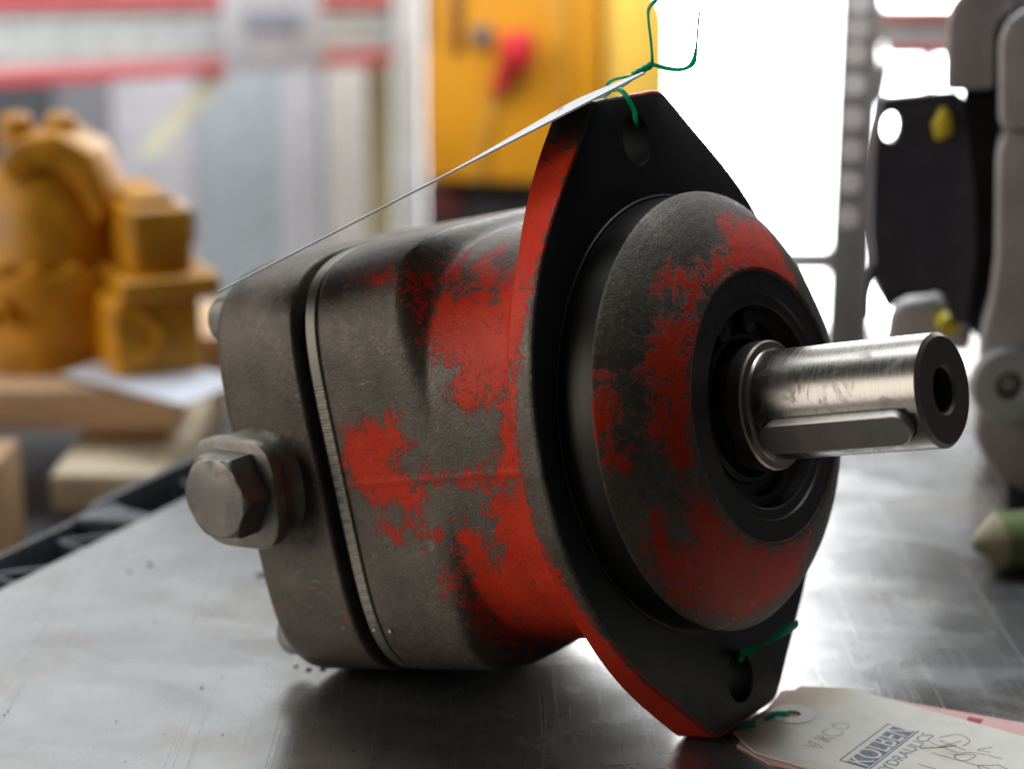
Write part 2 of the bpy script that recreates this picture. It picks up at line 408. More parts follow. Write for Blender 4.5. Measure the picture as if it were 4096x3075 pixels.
# punch marks and scratches
for i, (x, y, z) in enumerate([(-109.5, -67.6, -50.5), (-96, -67.4, -51.5), (-88.5, -67.8, -52)]):
    pmk = lathe('punch_mark', [(0, 0.9), (0.15, 0.75), (0.35, 0.4), (0.4, 0.05)], M_bright, motor, 12, axis='y', at_=(x, y - 0.05, z), cap1=True)
# flange
half = spline([(0, 105.3, 0), (8, 105.3, 0), (15.5, 105.3, 0), (20, 104.2, 0), (24, 101, 0), (33, 92.2, 0), (42, 83.6, 0), (50, 75.8, 0), (57, 68.2, 0), (63.3, 60, 0), (70, 48.5, 0), (75.5, 36, 0), (80, 19, 0), (81.8, 0, 0)], 10)
q1 = [(v.x, v.y) for v in half]
outl = q1 + [(y, -z) for (y, z) in q1[-2::-1]] + [(-y, -z) for (y, z) in q1[1:]] + [(-y, z) for (y, z) in q1[-2:0:-1]]
def inset(pl, d):
    o = []; n = len(pl)
    for i in range(n):
        ax, ay = pl[i - 1]; bx, by = pl[(i + 1) % n]; ex, ey = bx - ax, by - ay; L = math.hypot(ex, ey) or 1
        o.append((pl[i][0] - ey / L * d * -1 * -1, pl[i][1] + ex / L * d * -1 * -1)) if False else o.append((pl[i][0] + ey / L * -d * -1, pl[i][1] - ex / L * -d * -1))
    return o
def ins2(pl, d):
    a = inset(pl, d); b = inset(pl, -d)
    return a if sum(math.hypot(*q) for q in a) < sum(math.hypot(*q) for q in b) else b
def tfl(z): return 9.6 + 5.8 * smooth(55, 95, abs(z))
def paint_rim(x, y, z):
    if y > 0: return 2.0
    bare = interp(z, [(-110, 0.2), (-70, 0.6), (-45, 3.0), (-20, 6.0), (10, 6.5), (30, 4.5), (55, 2.0), (75, 0.6), (110, -1)])
    v = (-x - bare) * 1.6
    v = min(v, 3.2) + interp(z, [(-110, 0.8), (-60, 1.2), (-40, -0.6), (-15, -3.0), (25, -1.6), (45, 0.2), (70, 1.5), (88, 1.2), (94, -2.5), (98, -7), (106, -9)])
    return max(-7, min(4.5, v))
def floop(pl, xf): return [(xf(z), y, z) for (y, z) in pl]
i1 = ins2(outl, 0.35); i2 = ins2(outl, 1.1)
fl_loops = [floop(i2, lambda z: 0.0), floop(i1, lambda z: -0.35), floop(outl, lambda z: -1.1)]
for k in range(1, 12): fl_loops.append(floop(outl, lambda z, k=k: -1.1 - (tfl(z) - 2.0) * k / 11))
fl_loops += [floop(ins2(outl, 0.9), lambda z: -tfl(z))]
me = bpy.data.meshes.new('mounting_flange'); bm = bmesh.new(); pl_ = bm.verts.layers.float.new('paint')
VL = []
for l in fl_loops:
    row = []
    for p in l:
        v = bm.verts.new((p[0] * S, p[1] * S, p[2] * S)); v[pl_] = paint_rim(*p); row.append(v)
    VL.append(row)
n = len(outl)
for i in range(len(VL) - 1):
    for j in range(n):
        f = bm.faces.new((VL[i][j], VL[i][(j + 1) % n], VL[i + 1][(j + 1) % n], VL[i + 1][j])); f.material_index = 0
HB = {}
for side, row, xx in (('f', VL[0], 0.0), ('r', VL[-1], None)):
    ed = [bm.edges.get((row[j], row[(j + 1) % n])) for j in range(n)]
    for zc in (90.5, -90.5):
        hv = []
        for j in range(40):
            a = 2 * math.pi * j / 40; y, z = 7.9 * math.cos(a), zc + 8.5 * math.sin(a)
            x = xx if xx is not None else -tfl(z)
            v = bm.verts.new((x * S, y * S, z * S)); v[pl_] = -8; hv.append(v)
        HB[(side, zc)] = hv
        ed += [bm.edges.new((hv[j], hv[(j + 1) % 40])) for j in range(40)]
    r_ = bmesh.ops.triangle_fill(bm, use_beauty=True, edges=ed)
    for f in r_['geom']:
        if isinstance(f, bmesh.types.BMFace): f.material_index = 1
for zc in (90.5, -90.5):
    a, b = HB[('f', zc)], HB[('r', zc)]
    for j in range(40):
        f = bm.faces.new((a[j], a[(j + 1) % 40], b[(j + 1) % 40], b[j])); f.material_index = 2
from_bm('mounting_flange', bm, [M_cast_p, M_face, M_gap], motor, 32)
# pilot, nose cone
lathe('pilot_ring', [(-1, 71.9), (0.5, 71.9), (0.9, 71.5), (1.0, 70.6), (12.2, 70.4), (12.9, 70.2), (12.9, 60)], M_pilot, motor, 256)
cp = [(12.3, 69.5), (12.5, 70.5), (12.9, 71.0), (13.5, 70.9)]
for i in range(1, 44):
    t = i / 43; x = 13.5 + (30.0 - 13.5) * t
    cp.append((x, interp(x, [(13.5, 70.9), (15, 69.6), (17, 67.6), (19, 65.2), (21, 62.4), (23, 59.2), (25, 55.7), (27, 52.0), (29, 47.6), (30.0, 45.0)])))
cp += [(30.25, 44.4), (30.25, 43.9), (29.9, 43.4)]
def nose_wob(x, t):
    z = math.sin(t); y = math.cos(t)
    return 0.25 * math.exp(-((z + 0.03) / 0.012) ** 2) if y < 0 and 14 < x < 29 else 0
lathe('nose_cone', cp, M_cast_p, motor, 480, attr=paint_cone, wob=nose_wob)
lathe('seal_carrier', [(29.9, 43.5), (29.6, 43.2), (29.6, 36.5), (28.9, 36.0), (28.9, 33.0), (28.4, 32.4), (21.0, 32.3), (21.0, 24.6), (20.4, 24.2), (12, 24.2)], M_carrier, motor, 160)
bm = bmesh.new()   # retaining ring with two lugs, open at the top
pr = []
for j in range(81):
    a = R(112) + (2 * math.pi - R(44)) * j / 80
    pr.append((math.cos(a), math.sin(a)))
rows = []
for (c, s) in pr:
    rows.append([bm.verts.new((x * S, r * c * S, r * s * S)) for (x, r) in ((22.5, 28.6), (24.3, 28.6), (24.3, 32.2), (22.5, 32.2))])
for a, b in zip(rows, rows[1:]):
    for j in range(4): bm.faces.new((a[j], a[(j + 1) % 4], b[(j + 1) % 4], b[j]))
bm.faces.new(rows[0]); bm.faces.new(rows[-1])
snap = from_bm('retaining_ring', bm, M_carrier, motor)
for ang in (106, 74):
    c, s = math.cos(R(ang)), math.sin(R(ang))
    lug = box('ring_lug', (22.5 * S, (28.6 * c - 3.2) * S, (28.6 * s - 4.4) * S), (24.4 * S, (28.6 * c + 3.2) * S, (28.6 * s + 3.4) * S), M_carrier, snap, 0.0006)
    lathe('lug_hole', [(24.2, 1.2), (24.52, 1.2), (24.52, 0.01)], M_gap, snap, 16, at_=(0, 28.6 * c, 28.6 * s - 0.8))
lathe('shaft_collar', [(27.2, 20.3), (27.4, 20.75), (32.3, 20.75), (32.9, 20.2), (32.95, 18)], steel('brown_collar_steel', (0.46, 0.37, 0.31), 0.36, False, 0, 1500), motor, 128)
lathe('shaft_seal', [(17, 24.4), (22.2, 24.4), (22.8, 23.8), (22.8, 22.4), (21.4, 21.6), (20, 20.4)], M_dark, motor, 128)
# shaft with centre hole and keyway, key
KA = math.atan2(-7.3, -18.4); KD = Vector((0, math.cos(KA), math.sin(KA))); KT = Vector((0, -KD.z, KD.y))
sprof = [(10, 20.2), (32.2, 20.2), (32.8, 19.7), (32.85, 18.6), (33.2, 18.0), (33.9, 17.62), (34.6, 17.5)] + [(36 + 2.7 * i, 17.5) for i in range(21)] + [(90.3, 17.5), (91.5, 16.2), (91.5, 7.6), (90.6, 6.8), (80, 6.7), (79.8, 6.2), (70, 6.2), (69, 0.05)]
M_end = steel('brown_shaft_end', (0.20, 0.15, 0.13), 0.45, False, 1, 500)
shaft = lathe('shaft', sprof, [M_shaft, M_end], motor, 192, cap0=True, cap1=True, smooth_angle=28)
for p_ in shaft.data.polygons:
    cx = p_.center.x; rr = math.hypot(p_.center.y, p_.center.z)
    if (cx > 0.0914 and rr < 0.0162) or (cx > 0.0685 and rr < 0.0078): p_.material_index = 1
def stadium(x0, x1, hw, d0, d1):
    pts = []
    for k in range(13):
        a = -math.pi / 2 + math.pi * k / 12; pts.append((x1 - hw + hw * math.cos(a), hw * math.sin(a)))
    for k in range(13):
        a = math.pi / 2 + math.pi * k / 12; pts.append((x0 + hw + hw * math.cos(a), hw * math.sin(a)))
    lo = [Vector((x, 0, 0)) + KT * t + KD * d0 for (x, t) in pts]; hi = [Vector((x, 0, 0)) + KT * t + KD * d1 for (x, t) in pts]
    return lo, hi
lo, hi = stadium(36.4, 88.6, 5.45, 12.5, 30)
cut = rings('keyway_cutter', [lo, hi], M_gap, motor, cap0=True, cap1=True)
md = shaft.modifiers.new('keyway', 'BOOLEAN'); md.object = cut; md.operation = 'DIFFERENCE'; md.solver = 'EXACT'
bpy.context.view_layer.update()
me2 = bpy.data.meshes.new_from_object(shaft.evaluated_get(bpy.context.evaluated_depsgraph_get()))
shaft.modifiers.clear(); shaft.data = me2; bpy.data.objects.remove(cut)
lo, hi = stadium(36.8, 87.9, 5.35, 12.6, 20.3)
lo2, hi2 = stadium(37.1, 87.6, 5.05, 12.6, 20.6)
rings('shaft_key', [lo, hi, hi2], M_key, motor, cap0=True, cap1=True, smooth_angle=30)

# ------------------------------------------------------------------ tags and ties
def paper(name, col, dirt=None):
    g = G(name); f = g.noise(60, 6, 0.6); fb = g.noise(700, 3)
    c = g.mix(g.ramp(f, 0.35, 0.7), tuple(k * 0.9 for k in col), col)
    if dirt: c = g.mix(g.ramp(g.noise(38, 5, 0.6, g.obj(loc=(0.4, 0.2, 0))), 0.55, 0.75, 0, 0.5), c, dirt)
    return g, c, fb
g, c, fb = paper('grey_card', (0.74, 0.73, 0.72)); M_card = g.set(base=c, rough=0.75, normal=g.bump(fb, 0.1, 0.0002))
g, c, fb = paper('cream_card', (0.86, 0.81, 0.69), (0.50, 0.40, 0.28))
grd = g.n('SeparateXYZ', {0: g.co}).outputs
oil = g.ramp(g.math('ADD', grd[0], g.math('MULTIPLY', g.noise(70, 4, 0.5), 0.012)), 0.013, 0.026, 1, 0)
c = g.mix(g.math('MULTIPLY', oil, 0.85), c, (0.55, 0.40, 0.25))
M_cream = g.set(base=c, rough=0.7, normal=g.bump(fb, 0.12, 0.0002))
g, c, fb = paper('pink_card', (0.86, 0.50, 0.46)); M_pink = g.set(base=c, rough=0.72, normal=g.bump(fb, 0.1, 0.0002))
M_ink = plain('grey_ink', (0.16, 0.19, 0.24), 0.7, 0, 0.5, 400); M_pen = plain('pencil_line', (0.13, 0.12, 0.12), 0.7, 0, 0.3, 300)
M_faint = plain('faint_pencil', (0.50, 0.47, 0.42), 0.8); M_redink = plain('red_ink', (0.42, 0.05, 0.09), 0.7)
g = G('green_plastic_tie'); g.set(base=(0.012, 0.46, 0.28), rough=0.35)
tl = g.n('BsdfTranslucent', {0: (0.03, 0.75, 0.45, 1)}); mx = g.n('MixShader', {0: 0.5, 1: g.p.outputs[0], 2: tl.outputs[0]})
g.t.links.new(mx.outputs[0], g.t.nodes['Material Output'].inputs[0]); M_green = g.m
M_hole = plain('grommet_paper', (0.80, 0.77, 0.68), 0.7)

def tag_card(name, P0, ang, L, hw, mat, z, thick=0.45, hole=True):
    """paper tag with clipped corners, lying flat; local x runs along it from the holed end"""
    root = empty(name, (P0[0] * S, P0[1] * S, z * S)); root.rotation_euler = (0, 0, R(ang))
    out = [(0, -hw + 9), (0, hw - 9), (14, hw), (L, hw), (L, -hw), (14, -hw)]
    bm = bmesh.new(); top = []
    dense = []
    for i in range(len(out)):
        a, b = out[i], out[(i + 1) % len(out)]; k = max(2, int(math.hypot(b[0] - a[0], b[1] - a[1]) / 4))
        for q in range(k):
            t = q / k; j = 0.12
            dense.append((a[0] + (b[0] - a[0]) * t + random.uniform(-j, j), a[1] + (b[1] - a[1]) * t + random.uniform(-j, j)))
    vs = [bm.verts.new((x * S, y * S, 0)) for x, y in dense]
    ed = [bm.edges.new((vs[i], vs[(i + 1) % len(vs)])) for i in range(len(vs))]
    if hole:
        hv = [bm.verts.new(((9.5 + 2.6 * math.cos(t)) * S, (1 + 2.6 * math.sin(t)) * S, 0)) for t in [2 * math.pi * k / 24 for k in range(24)]]
        ed += [bm.edges.new((hv[k], hv[(k + 1) % 24])) for k in range(24)]
    bmesh.ops.triangle_fill(bm, use_beauty=True, edges=ed)
    r = bmesh.ops.extrude_face_region(bm, geom=bm.faces[:])
    bmesh.ops.translate(bm, vec=(0, 0, thick * S), verts=[q for q in r['geom'] if isinstance(q, bmesh.types.BMVert)])
    from_bm('card', bm, mat, root, 30)
    return root
pink = tag_card('pink_tag', (84, 606), -25, 150, 33, M_pink, 0.15)
tag(pink, 'pink paper tag with red print lying under the cream tag', 'tag')
cream = tag_card('cream_tag', (87, 611.5), -37.2, 150, 32, M_cream, 0.9)
tag(cream, 'cream paper tag printed KOLBEN HYDRAULICS, oil-stained at its holed end beneath the flange', 'tag')
def local_prism(name, pts, z0, th, mat, parent):
    return prism(name, [(x * S, y * S, z0 * S) for x, y in pts], (0, 0, th * S), mat, parent)
# grommet ring round the hole
lathe('grommet', [(0.45, 7.6), (0.62, 7.5), (0.62, 2.7), (0.45, 2.6)], M_hole, cream, 48, axis='z', at_=(9.5, 1, 0))
ZT = 0.46
def text(name, body, size, loc, mat, parent, width=None, ext=0.00003):
    cu = bpy.data.curves.new(name, 'FONT'); cu.body = body; cu.size = 1.0; cu.extrude = 0
    cu.align_x = 'LEFT'; o = bpy.data.objects.new(name, cu); C.objects.link(o); cu.materials.append(mat)
    bpy.context.view_layer.update(); wx = o.dimensions.x
    me_ = bpy.data.meshes.new_from_object(o); bpy.data.objects.remove(o); o = bpy.data.objects.new(name, me_); C.objects.link(o)
    o.parent = parent; o.location = (loc[0] * S, loc[1] * S, loc[2] * S); o.rotation_euler = (0, 0, R(90))
    sx = (width / wx if width else size) * S
    o.scale = (sx, size * S, 1)
    return o
logo = local_prism('logo_block', [(38.5, -21), (38.5, 13.6), (48.6, 13.6), (48.6, -21)], ZT, 0.03, M_ink, cream)
local_prism('logo_inset', [(39.1, -20.4), (39.1, 13.0), (41.0, 13.0), (41.0, -20.4)], ZT + 0.03, 0.03, M_cream, cream)
text('logo_lettering', 'KOLBEN', 12.2, (48.1, -20.2, ZT + 0.075), M_cream, cream, 33.0)
local_prism('logo_rule', [(49.0, -21), (49.0, 14.6), (49.6, 14.6), (49.6, -21)], ZT, 0.03, M_ink, cream)
text('company_lettering', 'HYDRAULICS', 6.0, (55.2, -22.5, ZT + 0.03), M_ink, cream, 36.5)
def stroke(name, pts, mat, parent, wd=0.22):
    P = spline([(x * S, y * S, (ZT + 0.05) * S) for x, y in pts], 6); bm = bmesh.new(); pv = None
    for i, p in enumerate(P):
        t = (P[min(i + 1, len(P) - 1)] - P[max(0, i - 1)]).normalized(); nn = Vector((-t.y, t.x, 0)) * wd * S
        a, b = bm.verts.new(p + nn), bm.verts.new(p - nn)
        if pv: bm.faces.new((pv[0], pv[1], b, a))
        pv = (a, b)
    return from_bm(name, bm, mat, parent)
for pts in ([(24, -18), (30, -16), (24, -14), (27, -17), (27, -15)], [(24, -11), (30, -11), (24.5, -9), (26, -8), (27, -10), (30, -7)], [(25, -2), (24, -5), (27, -6.5), (30, -4), (29.5, -1)], [(25, 3), (24.5, 1), (27, 0), (29.5, 2), (28, 5), (25, 4)]):
    stroke('faint_handwriting', pts, M_faint, cream)
for pts in ([(57, 14), (61, 20), (66, 18), (66, 13)], [(60, 7), (62, 12), (64, 16)], [(58, 12), (68, 10.5)], [(56, 9), (67, 7)], [(74, 18), (71, 13), (75, 14)], [(66, 5), (72, 9), (71, 3), (67, 4), (70, 10), (80, 12)], [(80, 6), (76, 2), (82, 0), (85, 5), (80, 7)], [(60, -8), (90, -8)], [(60, 2), (90, 3)]):
    stroke('handwriting', pts, M_pen, cream, 0.16)
stroke('tear', [(55.5, 3), (60, 7), (64, 12)], plain('torn_brown', (0.20, 0.11, 0.05), 0.8), cream, 0.35)
local_prism('red_square', [(64, 25.5), (64, 30), (69, 30), (69, 25.5)], ZT, 0.03, M_redink, pink)
local_prism('red_print', [(82, 15), (86, 18), (104, 19), (104, 13)], ZT, 0.03, M_redink, pink)

# card hanging from the top hole, resting on flange and cover
A = Vector((-147.5, -55, 66.9)); Bv = Vector((18, -15.5, 109.8)); CAMP = PM.inverted() @ CAM * 1000
bm = bmesh.new(); NS, NV = 40, 6; grid = {}
for side in (0, 1):
    for i in range(NS + 1):
        s = i / NS; near = A.lerp(Bv, s) 
        rd = (near - CAMP).normalized(); near = near - rd * (62 - 48 * s)
        wd = 36 * (1 if s < 0.86 else 1 - 0.9 * (s - 0.86) / 0.14)
        up = (rd.cross(Bv - A)).normalized(); up = up if up.z > 0 else -up
        for j in range(NV + 1):
            v = j / NV
            p = near + rd * wd * v + up * (2.6 * smooth(0.5, 0.95, s) * (wd / 36) * v + 0.1 * v + (0.55 if side else 0))
            grid[(side, i, j)] = bm.verts.new(p * S)
for i in range(NS):
    for j in range(NV):
        for side in (0, 1): bm.faces.new([grid[(side, a, b)] for a, b in ((i, j), (i + 1, j), (i + 1, j + 1), (i, j + 1))])
    for j in (0, NV): bm.faces.new([grid[(0, i, j)], grid[(0, i + 1, j)], grid[(1, i + 1, j)], grid[(1, i, j)]])
for i in (0, NS):
    for j in range(NV): bm.faces.new([grid[(0, i, j)], grid[(0, i, j + 1)], grid[(1, i, j + 1)], grid[(1, i, j)]])
card = from_bm('paper_tag', bm, M_card, None, 30); card.matrix_world = PM
tag(card, 'thin grey-white card tag leaning from flange top to the rear cover', 'tag')

def sp(xs, ys, Y): k = 2212 / 4096; return at(xs * k, ys * k, Y)
YT = 0.627
tie = empty('green_tie', sp(2607, 259, YT))
tag(tie, 'twisted green plastic wire tie with two loose ends through upper flange hole', 'tie')
def ptube(name, pts, rad, parent, **kw):
    o = tube(name, [Vector(p) - parent.location for p in pts], rad, M_green, parent, **kw); return o
ptube('loose_end', [sp(2607, 258, YT), sp(2609, 235, YT), sp(2604, 169, YT), sp(2593, 70, YT), sp(2598, 32, YT), sp(2625, 0, YT), sp(2650, -40, YT + 0.004)], 0.00078, tie, flat=0.55, twist=2.0)
ptube('loose_end', [sp(2607, 258, YT), sp(2630, 264, YT), sp(2670, 275, YT), sp(2715, 280, YT), sp(2751, 271, YT), sp(2774, 247, YT), sp(2785, 193, YT), sp(2792, 110, YT), sp(2798, 48, YT)], lambda t: 0.00072 + 0.0006 * math.exp(-((t - 0.62) / 0.1) ** 2), tie, flat=0.5, twist=2.6)
for ph in (0, math.pi):
    pts = []
    for i in range(19):
        t = i / 18; c = sp(2529 + 80 * t, 304 - 46 * t, YT); a = ph + t * 11
        pts.append(c + Vector((0.35 * math.cos(a), 0.9 * math.sin(a), 0.8 * math.cos(a))) * 0.00085)
    ptube('twist', pts, 0.0008, tie, sub=3)
ptube('loop', [sp(2535, 302, YT), sp(2500, 309, YT - 0.004), sp(2455, 320, YT - 0.006), sp(2432, 336, YT - 0.004), sp(2427, 356, YT + 0.004)], 0.00065, tie, flat=0.6)
ptube('loop', [sp(2535, 306, YT + 0.004), sp(2520, 325, YT + 0.006), sp(2478, 352, YT + 0.003), sp(2446, 366, YT - 0.001), sp(2425, 383, YT + 0.006), sp(2395, 402, YT + 0.014), sp(2380, 420, YT + 0.02)], 0.00078, tie, flat=0.6)
ptube('loop', [sp(2450, 362, YT - 0.002), sp(2478, 360, YT - 0.004), sp(2498, 376, YT - 0.006), sp(2522, 414, YT - 0.008), sp(2538, 448, YT - 0.007), sp(2541, 478, YT - 0.003), sp(2550, 505, YT + 0.006)], 0.00081, tie, flat=0.6, twist=1.0)
YB = 0.598
strap = empty('green_strap', sp(2960, 2614, YB))
tag(strap, 'flat green strap through lower flange hole and cream tag hole', 'strap')
ptube('strap_end', [sp(2985, 2640, YB + 0.012), sp(2962, 2616, YB + 0.001), sp(3010, 2594, YB - 0.003), sp(3080, 2560, YB - 0.004), sp(3135, 2524, YB - 0.004), sp(3192, 2490, YB - 0.002)], lambda t: 0.0012 + 0.0006 * math.sin(t * 9), strap, flat=0.18, twist=2.2)
ptube('strap_loop', [Vector((0.066, 0.604, 0.006)), Vector((0.0735, 0.5965, 0.0032)), Vector((0.0768, 0.595, 0.0026)), Vector((0.081, 0.5975, 0.0022))], 0.0011, strap, flat=0.5)
ptube('strap_thread', [Vector((0.0805, 0.5972, 0.0022)), Vector((0.083, 0.6005, 0.0024)), Vector((0.0865, 0.6025, 0.0022))], 0.0002, strap)
ptube('strap_loop', [Vector((0.0852, 0.6015, 0.0020)), Vector((0.0885, 0.6040, 0.0026)), Vector((0.0920, 0.6050, 0.0022)), Vector((0.0940, 0.6045, 0.0004))], 0.0011, strap, flat=0.55)

# ------------------------------------------------------------------ grey pump beside it
def casting(name, col):
    g = G(name); f = g.noise(30, 5); fn_ = g.noise(900, 3)
    return g.set(base=g.mix(g.ramp(f, 0.3, 0.7), tuple(k * 0.8 for k in col), tuple(k * 1.2 for k in col)), rough=0.5, metal=0.3, normal=g.bump(fn_, 0.35, 0.0006))
M_grey = casting('grey_casting', (0.54, 0.505, 0.49)); M_black = plain('black_plastic', (0.052, 0.053, 0.064), 0.42, 0, 0.2, 100, 0.1, 600)
M_yel = plain('yellow_plug', (0.72, 0.58, 0.03), 0.5); M_zinc = plain('pale_washer', (0.62, 0.66, 0.64), 0.45, 0.2)
gp = empty('grey_pump', at(2212, 1100, 0.84)); gp.location.z = 0
tag(gp, 'grey cast pump housing with black port cover and pale hex-socket plug beside the red motor', 'pump')
def gprism(name, pts, Y, depth, mat, bevel=0.004, seg=3, parent=gp):
    P = [at(x, y, Y) - gp.location for x, y in pts]
    for p_ in P: p_.y = Y - gp.location.y
    return prism(name, P, (0.26 * depth, depth, -0.12 * depth if name in ('upper_block', 'upper_body') else 0), mat, parent, bevel, seg)
gprism('lower_body', [(2116, 725), (2112, 860), (2100, 940), (2118, 985), (2160, 1050), (2230, 1098), (2420, 1130), (2420, 290), (2165, 290), (2150, 330), (2148, 560), (2135, 660)], 0.84, 0.10, M_grey, 0.0035, 3)
gprism('upper_body', [(2156, 262), (2156, 90), (2172, 45), (2215, 15), (2420, 5), (2420, 284), (2168, 284)], 0.842, 0.10, M_grey, 0.003, 3)
gprism('upper_block', [(2042, 196), (2045, 50), (2056, 8), (2095, -30), (2185, -50), (2185, 10), (2162, 36), (2150, 70), (2146, 192)], 0.850, 0.09, M_grey, 0.0025, 3)
gprism('rear_body', [(2084, 190), (2084, -60), (2420, -60), (2420, 1040), (2150, 1010), (2112, 940), (2112, 720), (2086, 690)], 0.905, 0.06, M_grey, 0.003, 2)
gprism('shadow_block', [(2080, 196), (2172, 196), (2172, 726), (2108, 728), (2080, 694), (2074, 400)], 0.875, 0.06, M_gap, 0.002, 2)  # black block stands in for the shadow between the castings
gprism('foot', [(2172, 1062), (2230, 1104), (2420, 1150), (2420, 1190), (2230, 1146), (2172, 1100)], 0.826, 0.12, M_black, 0.003, 2)
cov = [(1906, 232), (1912, 214), (1945, 210), (2010, 204), (2062, 200), (2078, 206), (2086, 250), (2106, 420), (2108, 560), (2096, 640), (2088, 700), (2062, 700), (2050, 672), (2040, 640), (2022, 630), (2000, 636), (1960, 640), (1936, 652), (1918, 668), (1904, 640), (1893, 600), (1886, 500), (1888, 420), (1892, 330)]
bm = bmesh.new(); loops_ = []
for dy in (0.0, 0.007):
    ov = []
    for k_, (x_, y_) in enumerate(cov):
        q_ = at(x_, y_, 0.866) - gp.location; q_.y = 0.866 - gp.location.y + dy; ov.append(bm.verts.new(q_))
    ce = at(1925, 275, 0.866) - gp.location
    hv = [bm.verts.new((ce.x + 0.0042 * math.cos(2 * math.pi * k_ / 24), 0.866 - gp.location.y + dy, ce.z + 0.0066 * math.sin(2 * math.pi * k_ / 24))) for k_ in range(24)]
    ed = [bm.edges.new((L_[k_], L_[(k_ + 1) % len(L_)])) for L_ in (ov, hv) for k_ in range(len(L_))]
    bmesh.ops.triangle_fill(bm, use_beauty=True, edges=ed); loops_.append((ov, hv))
for L0, L1 in zip(loops_[0], loops_[1]):
    for k_ in range(len(L0)): bm.faces.new((L0[k_], L0[(k_ + 1) % len(L0)], L1[(k_ + 1) % len(L0)], L1[k_]))
pc = from_bm('port_cover', bm, M_black, gp, 30)
ye = at(2038, 268, 0.864) - gp.location
bm = bmesh.new(); bmesh.ops.create_icosphere(bm, subdivisions=2, radius=1)
for v in bm.verts:
    k = 1 + 0.18 * math.sin(5 * v.co.x + 3 * v.co.z) + random.uniform(-0.06, 0.06)
    v.co = Vector((v.co.x * 0.0046 * k, v.co.y * 0.003, v.co.z * 0.0075 * k)) + ye
from_bm('yellow_plug', bm, M_yel, pc, 20)
gprism('cable_stub', [(1868, 690), (1872, 600), (1886, 565), (1892, 600), (1880, 640), (1878, 690)], 0.868, 0.004, M_black, 0.0008, 1)
gprism('lower_port', [(1912, 760), (1916, 680), (1940, 650), (2010, 640), (2040, 660), (2056, 700), (2090, 705), (2100, 760)], 0.892, 0.05, M_grey, 0.004, 3)
yl = at(2052, 702, 0.885) - gp.location
lathe('yellow_cap', [(-0.002, 0.0048), (0.004, 0.005), (0.008, 0.005)], M_yel, gp, 24, axis='y', at_=tuple(yl), cap0=True, scale=1.0)
wc = at(2180, 832, 0.838) - gp.location
plug = lathe('socket_plug', [(0.004, 0.0175), (-0.0005, 0.0175), (-0.0022, 0.0165), (-0.0024, 0.0150), (-0.0022, 0.0066), (0.004, 0.0062)], M_zinc, gp, 64, axis='y', at_=tuple(wc), scale=1.0)
lathe('hex_socket', [(0.0015, 0.0064), (0.0030, 0.0001)], M_gap, plug, 6, axis='y', at_=tuple(wc), scale=1.0)
plug.rotation_euler = (0, 0, 0)

# ------------------------------------------------------------------ olive pen with pale cone tip, lying on the bench
M_olive = plain('olive_plastic', (0.20, 0.25, 0.09), 0.45); M_brass = plain('pale_brass', (0.36, 0.33, 0.20), 0.45, 0.1)
pen = empty('paint_marker', (0.1865, 0.746, 0.0125)); pen.rotation_euler = (0, 0, R(12))
tag(pen, 'olive green marker with pale tapered tip lying on the bench by the grey pump', 'marker')
lathe('marker_tip', [(0.001, 0.0018), (0.002, 0.0030), (0.009, 0.0094), (0.0112, 0.0112)], M_brass, pen, 40, cap0=True, scale=1.0)
lathe('marker_body', [(0.0112, 0.0113), (0.0122, 0.0122), (0.11, 0.0122), (0.112, 0.0110)], M_olive, pen, 48, cap0=True, cap1=True, scale=1.0)

# ------------------------------------------------------------------ black plastic pallet beside the bench top
pal = empty('plastic_pallet', E0 + EN * 0.02); pal.location.z = -0.03
tag(pal, 'black plastic pallet with open ribbed edge along the steel bench top', 'pallet')
M_pal = plain('black_pallet_plastic', (0.085, 0.09, 0.10), 0.28, 0, 0.2, 60)
def pb(u, n_): return E0 + EU * u + EN * n_ - pal.location
def bar(name, a, b, wd, z0, z1, mat=M_pal):
    a, b = Vector(a), Vector(b); t = (b - a).normalized(); nn = Vector((-t.y, t.x, 0)) * wd / 2
    P = [a + nn, a - nn, b - nn, b + nn]
    for p_ in P: p_.z = z0 - pal.location.z
    return prism(name, P, (0, 0, z1 - z0), mat, pal, 0.0008, 2)
bar('outer_rail', pb(-0.30, 0.029), pb(0.088, 0.029), 0.0036, -0.045, -0.001)
bar('outer_rail', pb(0.100, 0.031), pb(0.36, 0.031), 0.0045, -0.045, 0.001)
bar('pallet_floor', pb(-0.30, 0.010), pb(0.36, 0.010), 0.05, -0.05, -0.042, M_gap)
for u in [-0.21 + 0.046 * i for i in range(12)]:
    if abs(u - 0.10) < 0.02: continue
    bar('rib', pb(u, 0.024), pb(u + 0.030, -0.004), 0.0030, -0.042, -0.004)
    bar('rib', pb(u, 0.024), pb(u - 0.004, -0.004), 0.0026, -0.042, -0.004)
P = [pb(0.082, 0.030), pb(0.114, 0.032), pb(0.106, 0.015), pb(0.104, -0.003), pb(0.094, -0.003)]
for p_ in P: p_.z = -0.04 - pal.location.z
prism('corner_block', P, (0, 0, 0.040), M_pal, pal, 0.002, 2)

